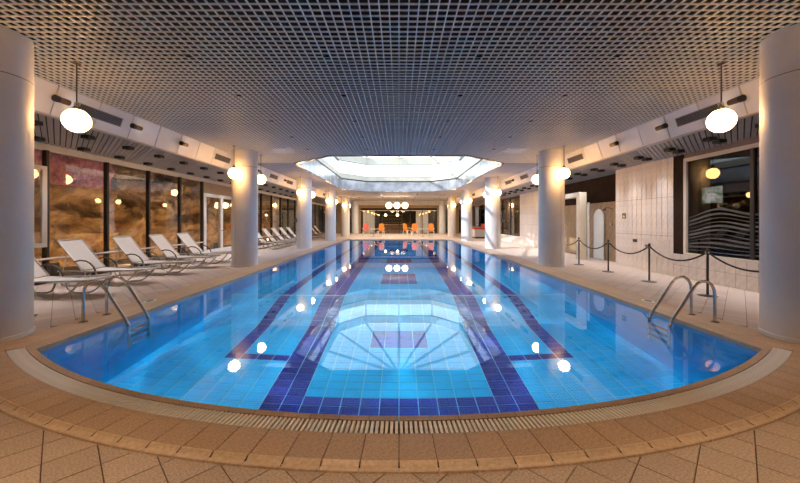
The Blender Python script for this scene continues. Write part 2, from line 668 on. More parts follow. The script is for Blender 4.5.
nx = int(GX / CELL)
for i in range(-nx, nx + 1):
    x = i * CELL
    y1 = GY1
    if abs(x) < 2.5:
        y1 = 12.4
    elif abs(x) < 4.2:
        y1 = 12.4 + (abs(x) - 2.5) / 1.7 * 1.6
    blade(x - BW, x + BW, GY0, y1 - 0.03, CZ)
y = GY0 + CELL
while y < GY1:
    if y > 12.37:
        xe = 2.5 + (y - 12.4) / 1.6 * 1.7 + 0.03
        blade(-GX, -xe, y - BW * .8, y + BW * .8, CZ + 0.001)
        blade(xe, GX, y - BW * .8, y + BW * .8, CZ + 0.001)
    else:
        blade(-GX, GX, y - BW * .8, y + BW * .8, CZ + 0.001)
    y += CELL
m = MB()
y = GY0
while y > YB:
    m.box(-GX, GX, y - BW, y + BW, CZ, CZ + BH)
    y -= CELL
for i in range(-nx, nx + 1):
    m.box(i * CELL - BW, i * CELL + BW, YB, GY0, CZ, CZ + BH)
o = m.build('grid_blade_field', M_blade, ceiling)
o['kind'] = 'stuff'
# dark void over the grid
m = MB()
m.prism([(-6.2, YB), (6.2, YB), (6.2, 12.3), (-6.2, 12.3)], 4.50, 4.62)
for s in (-1, 1):
    p = [(s * 2.5, 12.3), (s * 6.2, 12.3), (s * 6.2, 14.4), (s * 4.25, 14.0), (s * 2.55, 12.35)]
    m.prism(p if s > 0 else p[::-1], 4.50, 4.62)
m.box(-6.25, -6.15, YB, 14.2, 3.9, 4.62)
m.box(6.15, 6.25, YB, 14.2, 3.9, 4.62)
m.build('void_lining', M_plen, ceiling)
# smooth ceiling round the skylight
for s in (-1, 1):
    p = [(s * 6.0, GY1), (s * 4.21, GY1), (s * 4.21, 25.0), (s * 2.51, 27.01), (0, 27.01), (0, YE), (s * 6.0, YE)]
    p = p if s < 0 else p[::-1]
    MB().prism(p, CZ - 0.01, CZ + 0.2).build('plaster_panel', M_plast, ceiling)
# outer roof slab so that daylight enters only by the skylight
m = MB()
for s in (-1, 1):
    a, b = sorted((s * 5.9, s * 14))
    m.box(a, b, YB - .2, YE + 5, 4.65, 4.75)
    p = [(s * 6.0, GY1), (s * 4.35, GY1 - .1), (s * 4.35, 25.0), (s * 2.6, 27.2), (0, 27.2), (0, YE + 5), (s * 6.0, YE + 5)]
    m.prism(p if s < 0 else p[::-1], 4.15, 4.25)
m.build('roof_slab', M_plen, ceiling)

# ------------------------------------------------------------------ skylight
sky = struct(empty('window_1'))
cxs = Vector((0, 19.7))


def off(k, dd):
    """octagon vertices moved outwards by dd"""
    out = []
    n = len(OCT)
    for i in range(n):
        p0, p1, p2 = Vector(OCT[i - 1]), Vector(OCT[i]), Vector(OCT[(i + 1) % n])
        e1, e2 = (p1 - p0).normalized(), (p2 - p1).normalized()
        n1, n2 = Vector((e1.y, -e1.x)), Vector((e2.y, -e2.x))
        b = (n1 + n2).normalized()
        out.append(p1 + b * dd / max(0.3, b.dot(n1)))
    return [(v.x, v.y) for v in out]


def ringseg(i, d0, d1, z0, z1, name, mat):
    a, b = off(0, d0), off(0, d1)
    j = (i + 1) % 8
    poly = [a[i], b[i], b[j], a[j]]
    return MB().prism(poly, z0, z1).build(name, mat, sky)


for i in range(8):
    ringseg(i, 0.0, 0.10, CZ - 0.03, 4.58, 'curb_panel', M_curb)
    ringseg(i, -0.02, 0.42, 4.585, 4.66, 'ledge', M_mull)
    ringseg(i, 0.16, 0.40, 4.662, 5.02, 'sill', M_cream2)
    ringseg(i, 0.14, 0.42, 5.022, 5.06, 'sill_edge', M_white)
    ringseg(i, 0.26, 0.28, 5.062, 5.99, 'clerestory_pane', M_roofglass)
    ringseg(i, 0.16, 0.40, 5.992, 6.55, 'beam', M_cream2)
o8 = off(0, 0.28)
for i in range(8):
    (x0, y0), (x1, y1) = o8[i], o8[(i + 1) % 8]
    L = math.hypot(x1 - x0, y1 - y0)
    nn = max(1, round(L / 2.7))
    for k in range(nn):
        t = k / nn
        x, y = x0 + (x1 - x0) * t, y0 + (y1 - y0) * t
        MB().box(x - .05, x + .05, y - .05, y + .05, 5.062, 5.99).build('clerestory_post', M_white, sky)
apex = Vector((0, 19.7, 7.25))
o8 = off(0, 0.25)
rim = []
for i in range(8):
    (x0, y0), (x1, y1) = o8[i], o8[(i + 1) % 8]
    L = math.hypot(x1 - x0, y1 - y0)
    nn = 3 if L > 8 else (2 if L > 4 else 1)
    rim += [(x0 + (x1 - x0) * k / nn, y0 + (y1 - y0) * k / nn) for k in range(nn)]
for i, (x, y) in enumerate(rim):
    p = Vector((x, y, 6.60))
    MB().tube([p, p + (apex - p) * 0.965], 0.085, 6).build('rib', M_white, sky)
    x2, y2 = rim[(i + 1) % len(rim)]
    q = Vector((x2, y2, 6.60))
    MB().add([p + Vector((0, 0, .06)), q + Vector((0, 0, .06)), apex + Vector((0, 0, .06))], [(0, 1, 2)]).build('roof_pane', M_roofglass, sky)
MB().lathe([(0.35, 7.18), (0.42, 7.22), (0.42, 7.32), (0.2, 7.36)], 20, (0, 19.7, 0)).build('hub', M_white, sky)

# ------------------------------------------------------------------ fascias
FT, FB = 5.95, 6.11
FZB = 3.36


def fascia(s, nm):
    t = struct(empty(nm))
    ws = 0.85
    y = 5.12 - ws * 14
    while y < YE - 0.3:
        y0, y1 = y + 0.013, min(y + ws - 0.013, YE - .3)
        vs = [(s * FT, y0, CZ - .002), (s * FT, y1, CZ - .002), (s * FB, y1, FZB), (s * FB, y0, FZB)]
        vs += [(x + s * 0.03, yy, z) for x, yy, z in vs]
        fs = [(0, 1, 2, 3), (7, 6, 5, 4), (0, 4, 5, 1), (1, 5, 6, 2), (2, 6, 7, 3), (3, 7, 4, 0)]
        MB().add(vs, fs).build('fascia_panel', M_fascia, t)
        y += ws
    MB().add([(s * (FT + .035), YB, 4.3), (s * (FT + .035), YE, 4.3), (s * (FB + .035), YE, FZB), (s * (FB + .035), YB, FZB)],
             [(0, 1, 2, 3)]).build('backing', M_joint, t)
    xs = sorted((s * (FB - .02), s * (FB + .06)))
    MB().box(xs[0], xs[1], YB, YE, FZB - .03, FZB - .001).build('edge_strip', M_alu, t)
    return t


fascia(-1, 'trim_1')
fascia(1, 'trim_2')


def fx(s, z):
    return s * (FT + (FB - FT) * (CZ - z) / (CZ - FZB))


# far fascia
far_f = struct(empty('trim_3'))
for k in range(14):
    x0 = -6 + 12 * k / 14
    MB().box(x0 + .006, x0 + 12 / 14 - .006, 40.0, 40.03, FZB, CZ - .012).build('fascia_panel', M_cream, far_f)
MB().box(-6.1, 6.1, 40.035, 40.06, FZB, CZ).build('backing', M_joint, far_f)
MB().box(-6.1, 6.1, 40.06, YE, FZB, FZB + .04).build('soffit_board', M_tan, far_f)

# vents, wall spots on the fascias
SIDE = {-1: 'lounger side', 1: 'rope barrier side'}


def vent(s, y0, idx):
    t = tag(empty('air_vent', (fx(s, 3.63), y0, 3.63)),
            f'grey slotted air vent in the white fascia, {ORD[idx]} on the {SIDE[s]}', 'vent', 'fascia air vents')
    ang = -math.atan2(FB - FT, CZ - FZB) * s
    t.rotation_euler = (0, ang, 0) if s < 0 else (0, ang, 0)
    xi = -s
    m = MB()
    L, H = 1.0, 0.20
    a, b = sorted((xi * 0.0, xi * 0.018))
    m.box(a, b, 0, L, -H / 2, -H / 2 + .012).box(a, b, 0, L, H / 2 - .012, H / 2)
    m.box(a, b, 0, .012, -H / 2, H / 2).box(a, b, L - .012, L, -H / 2, H / 2)
    m.build('vent_frame', M_alu, t)
    a, b = sorted((xi * 0.001, xi * 0.006))
    MB().box(a, b, 0.012, L - .012, -H / 2 + .012, H / 2 - .012).build('vent_back', M_joint, t)
    for k in range(5):
        z = -H / 2 + .03 + k * .035
        a, b = sorted((xi * 0.004, xi * 0.016))
        MB().box(a, b, .014, L - .014, z - .010, z + .010).build('louvre', M_vent, t)


for s in (-1, 1):
    for i, y in enumerate((6.4, 11.15, 15.9, 18.3, 22.5, 27.0, 32.0)):
        vent(s, y, i)


def wall_spot(s, y, idx, lit):
    z = 3.62
    t = tag(empty('wall_spot', (fx(s, z) - s * 0.10, y, z)),
            f'bronze tube spotlight clamped to the fascia, {ORD[idx]} on the {SIDE[s]}', 'spotlight', 'fascia spotlights')
    MB().tube([(0, -.02, 0), (0, .17, 0)], 0.052, 14).build('tube_body', M_bronze, t, True)
    MB().tube([(0, -.08, 0), (0, -.02, 0)], 0.058, 14).build('end_cap', M_black, t, True)
    MB().tube([(0, .171, 0), (0, .178, 0)], 0.042, 14).build('lens', M_globe2, t, True)
    MB().tube([(0, .1, 0), (s * 0.10, .1, 0)], 0.02, 8).build('bracket', M_black, t, True)


for s in (-1, 1):
    for i, y in enumerate((5.95, 7.66, 9.36, 12.7, 14.4, 17.8)):
        wall_spot(s, y, i, i < 3)

# ------------------------------------------------------------------ slatted soffits
XWL, XWR = 8.5, 7.55


def soffit(s, nm, xw, zw):
    t = struct(empty(nm))
    dx = xw - FB - .03
    pitch = 0.135
    w = 0.105
    x0 = s * (FB + .03)
    x1 = s * xw
    vs = [(0, 0, 0), (0, w, 0), (x1 - x0, dx + w, zw - FZB), (x1 - x0, dx, zw - FZB)]
    vs += [(x, yy, z + .03) for x, yy, z in vs]
    fs = [(0, 3, 2, 1), (4, 5, 6, 7), (0, 1, 5, 4), (1, 2, 6, 5), (2, 3, 7, 6), (3, 0, 4, 7)]
    if s < 0:
        fs = [f[::-1] for f in fs]
    me = MB().add(vs, fs).mesh('soffit_slat', M_soff)
    for k in range(290):
        y = 0.4 + k * pitch
        if y + dx > YE:
            break
        link('soffit_slat', me, t, (x0, y, FZB))
    MB().add([(x0, YB, FZB + .05), (x1, YB, zw + .05), (x1, YE, zw + .05), (x0, YE, FZB + .05)], [(0, 1, 2, 3)]).build('backing', M_joint, t)
    return t


soffit(-1, 'ceiling_lounger_side', XWL, 3.34)
soffit(1, 'ceiling_rope_side', XWR + .4, 3.22)


def zs(s, x):
    xw, zw = (XWL, 3.34) if s < 0 else (XWR + .4, 3.22)
    return FZB + (zw - FZB) * (abs(x) - FB) / (xw - FB)




def hole_box(h, r, z0, z1, n=16):
    """square housing with a round well open at the bottom"""
    m = MB()
    q = []
    for k in range(n):
        a = 2 * PI * k / n + PI / 4
        c, sn = math.cos(a), math.sin(a)
        f = h / max(abs(c), abs(sn))
        q.append((f * c, f * sn))
    o = [(x, y, z0) for x, y in q] + [(x, y, z1) for x, y in q]
    w = [(r * math.cos(2 * PI * k / n + PI / 4), r * math.sin(2 * PI * k / n + PI / 4)) for k in range(n)]
    o += [(x, y, z0) for x, y in w] + [(x, y, z1) for x, y in w]
    fs = []
    for k in range(n):
        l = (k + 1) % n
        fs += [(k, l, n + l, n + k), (2 * n + k, 3 * n + k, 3 * n + l, 2 * n + l), (k, 2 * n + k, 2 * n + l, l)]
    fs.append(tuple(range(n, 2 * n)))
    return m.add(o, fs)


dl = hole_box(.085, .055, -.075, .0).mesh('lamp_housing', M_black)
for s in (-1, 1):
    for r, x in enumerate((6.75, 7.95 if s < 0 else 7.05)):
        for k in range(19):
            y = 5.2 + 1.1 * k + (0.1 if r else 0)
            where = 'nearer the fascia' if r == 0 else ('nearer the glass wall' if s < 0 else 'nearer the tiled wall')
            t = tag(empty('downlight', (s * x, y, zs(s, x))),
                    ('small dark square soffit downlight above the sun loungers, row ' if s < 0 else
                     'small dark square soffit downlight above the rope barrier, row ') + where,
                    'downlight', 'soffit downlights ' + SIDE[s] + ' ' + where)
            link('lamp_housing', dl, t)
            ld = bpy.data.lights.new('added_soffit_light', 'AREA')  # light added inside the dark fitting to brighten the deck
            ld.shape = 'DISK'
            ld.size = .04
            ld.energy = SOFFW if s < 0 else SOFFW * 0.75
            ld.spread = math.radians(84)
            ld.color = (0.97, 0.97, 1.0)
            link('added_soffit_light', ld, t, (0, 0, -.040))

# small unseen can lamps, added inside grid cells to brighten pool and front floor
vt = hole_box(.0485, .042, 0.0, .13).mesh('lamp_housing', M_black)
far_can = hole_box(.07, .05, 0.0, .034).mesh('lamp_housing', M_black)
for xi in (-28, -10, 10, 28):
    for yi in (-28, -8, 24, 38, 53, 67, 82):
        x = (xi + .5) * CELL
        y = GY0 + (yi + .5) * CELL
        t = tag(empty('added_grid_can', (x, y, CZ + .001)), 'tiny black can downlight added unseen in a cell of the grid ceiling over the pool' if yi > 0 else 'tiny warm can downlight added unseen in the grid ceiling before the curved pool end', 'downlight', 'added downlights in the grid over the pool' if yi > 0 else 'added downlights in the grid before the pool')
        link('lamp_housing', vt, t)
        ld = bpy.data.lights.new('added_can_light', 'AREA')
        ld.shape = 'DISK'
        ld.size = .03
        ld.energy = POOLW if yi > 0 else FRONTW
        ld.spread = math.radians(58)
        ld.color = (0.90, 0.96, 1.0) if yi > 0 else (1.0, 0.68, 0.38)
        ld.cycles.is_caustics_light = True
        link('added_can_light', ld, t, (0, 0, .045))

for x in (-4.0, -1.6, 1.6, 4.0):  # downlights added in the smooth ceiling to brighten the far end
    for y in (30.2, 34.2, 38.0):
        t = tag(empty('added_ceiling_can', (x, y, CZ - .045)), 'small added round black downlight in the smooth ceiling over the far tables', 'downlight', 'added far ceiling downlights')
        link('lamp_housing', far_can, t)
        ld = bpy.data.lights.new('added_can_light', 'AREA')
        ld.shape = 'DISK'
        ld.size = .06
        ld.energy = 45.0
        ld.color = (1.0, 0.84, 0.64)
        link('added_can_light', ld, t, (0, 0, .012))

# ------------------------------------------------------------------ glass wall on the lounger side
gw = struct(empty('wall_left'))
MB().box(XL - .08, XL + .06, YB, YE, 3.20, 3.36).build('head_rail', M_cream, gw)
MB().box(XL - .05, XL + .05, YB, YE, 0.0, 0.07).build('sill_rail', M_mull, gw)
bays = [YB, -5.0, -3.35, -1.7, 0.0, 1.6, 3.25, 4.9, 6.55, 8.2, 9.9, 11.55, 13.2, 14.7]
bays2 = [17.75, 19.3, 21.0, 22.7, 24.4, 26.1, 27.8, 29.5, 31.2, 32.9, 34.6, 36.3, 38.0, 39.5, YE]
for bl in (bays, bays2):
    for y in bl:
        MB().box(XL - .05, XL + .06, y - .035, y + .035, 0.07, 3.20).build('mullion', M_mull, gw)
    for y0, y1 in zip(bl, bl[1:]):
        MB().box(XL - .006, XL + .006, y0 + .035, y1 - .035, 0.07, 3.20).build('glass_pane', M_glass, gw)
MB().box(XL - .05, XL + .05, 14.735, 17.715, 2.72, 3.20).build('transom_panel', M_tan, gw)
# sash window standing in the bay beside the thick column
sash = struct(empty('window_2'))
y0, y1, z0, z1 = 6.70, 8.12, 0.88, 2.80
X0, X1 = XL + .065, XL + .125
MB().box(X0, X1, y0, y1, z1 - .09, z1).build('window_frame', M_alu, sash)
MB().box(X0, X1, y0, y1, z0, z0 + .10).build('window_frame', M_alu, sash)
MB().box(X0, X1, y1 - .11, y1, z0 + .10, z1 - .09).build('window_frame', M_alu, sash)
MB().box(X0, X1, y0, y0 + .11, z0 + .10, z1 - .09).build('window_frame', M_alu, sash)
MB().box(X0, X1, 7.35, 7.42, z0 + .10, z1 - .09).build('window_frame', M_alu, sash)
for a, b in ((y0 + .11, 7.35), (7.42, y1 - .11)):
    MB().box(X0 + .025, X0 + .035, a, b, z0 + .10, z1 - .09).build('window_pane', M_glass, sash)
# white double door
door = struct(empty('door_1'))
X0, X1 = XL - .04, XL + .07
for a, b in ((14.75, 14.93), (16.12, 16.34), (17.52, 17.70)):
    MB().box(X0, X1, a, b, 0.0, 2.72).build('door_stile', M_white, door)
for a, b in ((14.93, 16.12), (16.34, 17.52)):
    MB().box(X0, X1, a, b, 2.58, 2.72).build('door_rail', M_white, door)
    MB().box(X0, X1, a, b, 0.0, 0.22).build('door_rail', M_white, door)
    MB().box(XL, XL + .012, a, b, 0.22, 2.58).build('door_pane', M_glass, door)
MB().tube([(XL + .07, 16.16, 1.05), (XL + .13, 16.16, 1.05), (XL + .13, 16.28, 1.05)], .014, 8).build('door_handle', M_steel, door, True)
# rail along the glass
rail = tag(empty('guard_rail'), 'pale round guard rail on brackets along the glass wall behind the loungers', 'rail')
MB().tube([(XL + .16, 3.4, .60), (XL + .16, 14.5, .60)], .026, 10).build('rail_tube', M_alu, rail, True)
for y in (4.9, 6.55, 8.2, 9.9, 11.55, 13.2):
    MB().tube([(XL + .06, y, .60), (XL + .16, y, .60)], .015, 8).build('bracket', M_mull, rail, True)

# rock garden behind the glass
MB().box(-14, XL - .06, YB, YE, -0.02, 0.0).build('floor_garden', M_darkwall)['kind'] = 'structure'
rows = []
for iz in range(37):
    z = 3.85 * iz / 36
    row = []
    for iy in range(190):
        y = YB + 4 + 34 * iy / 189
        p = Vector((0, y * 0.8, z * 1.3))
        h = noise.fractal(p, 1.0, 2.0, 5) * 0.55 + abs(noise.noise(Vector((3, y * .45, z * .9)))) * 0.8
        row.append((-10.9 + min(h, 1.1) - 0.35 * (z / 2.75), y, z))
    rows.append(row)
rockw = tag(MB().quadstrip(rows).build('rock_face', M_rock, None, True),
            'rugged orange-brown rock face behind the glass wall of the loungers', 'rock face')
rows = []
for iz in range(9):
    z = 2.55 + 1.3 * iz / 8
    row = []
    for iy in range(260):
        y = YB + 4 + 14.6 * iy / 259
        h = noise.noise(Vector((9, y * 3.1, z * 4))) * 0.10 + noise.noise(Vector((2, y * .8, z))) * .15
        row.append((-9.75 + h, y, z))
    rows.append(row)
pinkw = tag(MB().quadstrip(rows).build('pink_band', M_pink, None, True),  # crinkled strip in mottled pink over the rock
            'crinkled pink band above the rock face behind the glass', 'plaster')
MB().box(-14, XL - .1, YB, YE, 3.86, 3.9).build('ceiling_garden', M_darkwall)['kind'] = 'structure'
MB().box(-12.2, -12.1, YB, YE, 0, 3.9).build('wall_garden', M_darkwall)['kind'] = 'structure'

glow = 0


def garden_lamp(y, idx):
    t = tag(empty('garden_lamp', (-9.15, y, 0)), f'low warm garden floodlight at the foot of the rock face, {ORD[idx]} from the sash window', 'lamp', 'rock face floodlights')
    MB().lathe([(.07, 0), (.08, .02), (.05, .06), (.05, .12)], 14).build('lamp_base', M_black, t, True)
    MB().ball(.085, (0, 0, .20), 12, 8).build('lamp_globe', M_gl, t, True)
    MB().tube([(.14 * math.cos(a), .14 * math.sin(a), .17) for a in [-1.5 + 3.0 * k / 8 for k in range(9)]], .005, 4).build('shield_rim', M_black, t)
    MB().quadstrip([[(.14 * math.cos(a), .14 * math.sin(a), z) for a in [-1.75 + 3.5 * k / 10 for k in range(11)]] for z in (0, .40)]).build('glare_shield', M_black, t)


M_gl = pmat('garden_bulb', (1, .8, .5), 0.4, emit=(1.0, 0.62, 0.28), estr=320.0)
for i, y in enumerate((6.2, 9.0, 11.8, 14.4, 17.0, 20.4, 24.0, 28.0)):
    garden_lamp(y, i)

# ------------------------------------------------------------------ wall on the rope side
wr = struct(empty('wall_right'))
m = MB()
m.box(XR + .012, XR + .3, YB, 4.9, 0, 3.45)
m.box(XR + .012, XR + .3, 4.9, 8.98, 0, .62)
m.box(XR + .012, XR + .3, 4.9, 8.98, 3.13, 3.45)
m.box(XR + .012, XR + .39, 9.32, 11.79, 0, 3.45)
m.box(7.912, 8.2, 19.0, 22.3, 0, 3.45)
m.box(7.912, 8.2, 22.3, 28.0, 0, .5)
m.box(7.912, 8.2, 22.3, 28.0, 3.15, 3.45)
m.box(7.912, 8.2, 28.0, YE, 0, .95)
m.box(7.912, 8.2, 28.0, YE, 3.0, 3.45)
m.build('wall_core', M_wgrout, wr)
MB().box(7.915, 8.2, 11.79, 19.0, 2.22, 3.45).build('header_panel', M_brown, wr)
MB().box(7.915, 8.2, 11.79, 19.0, 0, 2.22).build('stall_core', M_wgrout, wr)
MB().box(XR - .0, XR + .39, 8.98, 9.32, 0.62, 3.3).build('jamb_panel', M_brown, wr)


def tiles_x(name, mat, x, y0, y1, z0, z1, wy, wz, par, gg=0.004, gy=0.008):
    ny = max(1, round((y1 - y0) / wy))
    nz = max(1, round((z1 - z0) / wz))
    dy, dz = (y1 - y0) / ny, (z1 - z0) / nz
    me = MB().box(0, .012, -dy / 2 + gy, dy / 2 - gy, -dz / 2 + gg, dz / 2 - gg).mesh(name, mat)
    for a in range(ny):
        for b in range(nz):
            link(name, me, par, (x, y0 + (a + .5) * dy, z0 + (b + .5) * dz))


tiles_x('wall_tile', M_wtile, XR, 9.32, 11.79, 0, 3.26, .206, 1.1, wr, .005)
tiles_x('wall_tile', M_wtile, XR, 4.9, 9.32, 0, .62, .25, .31, wr)
tiles_x('wall_tile', M_wtile, 7.90, 19.0, 22.3, 0, 3.26, .33, .65, wr)
tiles_x('wall_tile', M_wtile, 7.90, 22.3, 28.0, 0, .5, .38, .5, wr)
tiles_x('stall_tile', M_btile, 7.90, 11.8, 19.0, 0, 2.22, .30, .37, wr)
# end face of the forward tiled wall
for b in range(5):
    MB().box(XR, XR + .40, 11.792, 11.804, b * .65 + .004, b * .65 + .646).build('wall_tile', M_wtile, wr)
# etched window
win = struct(empty('window_3'))
X0, X1 = XR - .01, XR + .10
MB().box(X0, X1, 4.9, 8.98, 3.05, 3.14).build('window_frame', M_cream, win)
MB().box(X0, X1, 4.9, 8.98, .61, .67).build('window_frame', M_cream, win)
MB().box(X0, X1, 8.90, 8.985, .67, 3.05).build('window_frame', M_cream, win)
MB().box(X0, X1, 4.9, 4.98, .67, 3.05).build('window_frame', M_cream, win)
MB().box(X0 + .02, X1, 7.22, 7.30, .67, 3.05).build('window_mullion', M_mull, win)
for a, b in ((4.98, 7.22), (7.30, 8.90)):
    MB().box(XR + .045, XR + .057, a, b, .67, 3.05).build('window_pane', M_dglass, win)


def wave(y, i):
    u = (y - 8.05) / 0.75
    bump = math.exp(-u * u)
    v = (y - 6.4) / 0.8
    bump2 = math.exp(-v * v)
    return 0.73 + 0.073 * i + (0.03 + 0.030 * i) * bump + (0.05 + .016 * i) * bump2 + 0.015 * math.sin(y * 3 + i * .6)


for i in range(11):
    for a, b in ((4.99, 7.21), (7.31, 8.89)):
        n = 26
        rows = [[], [], [], []]
        for k in range(n + 1):
            y = a + (b - a) * k / n
            z = wave(y, i)
            h = 0.015 + 0.010 * math.sin(y * 2.1 + i * 1.7)
            for r, (x, zz) in enumerate(((XR + .036, z - h), (XR + .036, z + h), (XR + .044, z + h), (XR + .044, z - h))):
                rows[r].append((x, y, zz))
        rows.append(rows[0])
        MB().quadstrip(rows).build('etched_wave', M_frost, win)
# dim room behind the etched window
dim = struct(empty('wall_back_room'))
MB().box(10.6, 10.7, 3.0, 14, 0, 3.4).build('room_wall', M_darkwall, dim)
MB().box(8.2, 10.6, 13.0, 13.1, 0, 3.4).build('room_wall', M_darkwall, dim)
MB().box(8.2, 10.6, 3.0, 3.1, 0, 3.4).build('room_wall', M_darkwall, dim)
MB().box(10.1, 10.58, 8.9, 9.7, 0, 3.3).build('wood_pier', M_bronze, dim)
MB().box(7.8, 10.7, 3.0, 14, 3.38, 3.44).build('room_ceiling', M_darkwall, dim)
tv = tag(empty('wall_screen', (9.0, 9.8, 2.0)), 'bright picture screen glowing in the dim room behind the etched window', 'screen')
MB().box(0, .03, -.34, .34, .0, .5).build('screen_case', M_black, tv)
MB().box(-.006, -.001, -.32, .32, .02, .48).build('screen_picture', M_screen, tv)
MB().box(-.010, -.007, -.10, .16, .08, .30).build('pictured_house', M_house, tv)
MB().tube([(.03, 0, .25), (1.6, 0, .25)], .02, 6).build('screen_arm', M_black, tv)

# shower stalls
portal = struct(empty('door_2'))
MB().box(6.98, 7.26, 13.2, 13.42, 0, 2.62).build('portal_post', M_cream, portal)
MB().box(6.98, 7.26, 15.6, 15.82, 0, 2.62).build('portal_post', M_cream, portal)
MB().box(6.98, 7.26, 13.42, 15.6, 2.44, 2.62).build('portal_lintel', M_cream, portal)
sc = tag(MB().box(7.17, 7.21, 12.90, 12.98, .0, 2.2).build('glass_edge_strip', M_frostglass), 'slim pale glass edge strip standing before the shower stall', 'strip')
ar = tag(empty('arched_panel', (7.885, 13.42, 0)), 'pale arched frosted panel on the brown tiled shower wall', 'panel')
prof = [(-.31, .02), (.31, .02)] + [(.31 * math.cos(a), 1.62 + .31 * math.sin(a)) for a in [PI * k / 14 for k in range(15)]]
m = MB()
n = len(prof)
m.add([(-.03, y, z) for y, z in prof] + [(0, y, z) for y, z in prof],
      [tuple(reversed(range(n))), tuple(range(n, 2 * n))] + [(i, (i + 1) % n, n + (i + 1) % n, n + i) for i in range(n)])
m.build('frosted_panel', M_frostglass, ar)
m = MB()
m.tube([(-.02, y * 1.05, z if z < 1 else 1.62 + (z - 1.62) * 1.05) for y, z in prof], .022, 6, True)
m.build('panel_rim', M_white, ar)
sh = tag(empty('shower_head', (7.89, 12.6, 1.95)), 'dark wall-mounted shower arm and head beside the arched panel', 'shower')
MB().tube([(0, 0, 0), (-.18, 0, .05), (-.30, 0, 0)], .014, 8).build('shower_arm', M_post, sh, True)
MB().lathe([(.07, -.06), (.07, -.045), (.02, 0)], 14, (-.30, 0, 0)).build('spray_head', M_post, sh, True)
MB().box(-.07, 0, -.05, .05, -.62, -.52).build('mixer_valve', M_steel, sh)
st = tag(MB().box(7.80, 7.885, 14.35, 14.60, 1.38, 1.58).build('signal_box', M_black), 'black box on the tiled wall inside the pale portal', 'box')
sg = tag(empty('wall_sign', (XR - .015, 11.35, 1.67)), 'small square olive-brown pictogram plate on the tiled wall', 'sign')
MB().box(0, .013, -.09, .09, -.09, .09).build('sign_plate', M_sign, sg)
MB().box(-.003, -.0005, -.045, .045, -.05, -.01).build('pictogram', M_cream2, sg)
MB().lathe([(.02, 0), (.02, .003)], 10).build('pictogram_dot', M_cream2, sg).rotation_euler = (0, -PI / 2, 0)
ap = tag(empty('access_panel', (XR - .012, 9.95, .72)), 'flush cream access panel low on the tiled wall', 'panel')
MB().box(0, .011, -.50, .50, -.26, .26).build('panel_leaf', M_wtile, ap)
MB().box(-.004, -.0005, .30, .42, -.01, .07).build('panel_lock', M_vent, ap)
so = tag(empty('wall_socket', (XR - .02, 10.82, .88)), 'small grey double socket plate on the tiled wall', 'socket')
MB().box(0, .019, -.09, .09, -.05, .05).build('socket_plate', M_vent, so)
for yy in (-.045, .045):
    MB().box(-.004, -.0005, yy - .03, yy + .03, -.03, .03).build('socket_insert', M_black, so)

# far windows on the rope side
w4 = struct(empty('window_4'))
X0, X1 = 7.90, 8.0
for a, b, z0, z1 in ((22.3, 28.0, 3.08, 3.15), (22.3, 28.0, .5, .57)):
    MB().box(X0, X1, a, b, z0, z1).build('window_frame', M_mull, w4)
for y in (22.3, 24.2, 26.1, 27.93):
    MB().box(X0, X1, y, y + .07, .57, 3.08).build('window_frame', M_mull, w4)
for a, b in ((22.37, 24.2), (24.27, 26.1), (26.17, 27.93)):
    MB().box(7.94, 7.952, a, b, .57, 3.08).build('window_pane', M_glass, w4)
MB().box(9.6, 9.7, 20.0, 31, 0, 3.4).build('window_back_wall', M_tan, w4)
MB().box(9.3, 9.5, 24.4, 25.8, 0.2, 2.9).build('pale_blind', M_curtain, w4)
w5 = struct(empty('window_5'))
for y in (28.0, 30.6, 33.2, 35.8, 38.4, YE - .07):
    MB().box(7.90, 8.0, y, y + .07, .95, 3.0).build('window_frame', M_mull, w5)
for a in (28.07, 30.67, 33.27, 35.87, 38.47):
    MB().box(7.94, 7.952, a, a + 2.52, .95, 3.0).build('window_pane', M_dglass, w5)
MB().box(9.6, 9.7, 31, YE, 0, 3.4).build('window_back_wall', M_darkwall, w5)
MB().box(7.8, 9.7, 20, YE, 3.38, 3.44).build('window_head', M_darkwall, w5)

# ------------------------------------------------------------------ end walls
wb = struct(empty('wall_back'))
MB().box(-8.5, -4.6, YE, YE + .2, 0, 3.5).build('wall_panel', M_tan, wb)
MB().box(4.6, 8.2, YE, YE + .2, 0, 3.5).build('wall_panel', M_tan, wb)
MB().box(-4.6, 4.6, YE, YE + .2, 3.05, 3.5).build('wall_panel', M_tan, wb)
for x in (-8.4, -6.6, 5.4, 7.2):
    MB().box(x, x + .9, YE - .03, YE + .0, .1, 2.9).build('dark_window', M_dglass, wb)
for x in (-4.6, -2.75, -1.35, 0, 1.35, 2.75, 4.53):
    MB().box(x, x + .07, YE, YE + .1, 0, 3.05).build('mullion', M_mull, wb)
MB().box(-4.6, 4.6, YE, YE + .1, 2.72, 2.80).build('transom', M_cream, wb)
for a, b in ((-4.53, -2.75), (-2.68, -1.35), (-1.28, 0), (.07, 1.35), (1.42, 2.75), (2.82, 4.53)):
    MB().box(a, b, YE + .04, YE + .052, 0, 2.72).build('glass_pane', M_glass, wb)
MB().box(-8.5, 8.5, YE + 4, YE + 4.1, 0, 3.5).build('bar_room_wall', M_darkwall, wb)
MB().box(-8.5, 8.5, YE + .2, YE + 4, 3.3, 3.4).build('bar_room_ceiling', M_darkwall, wb)
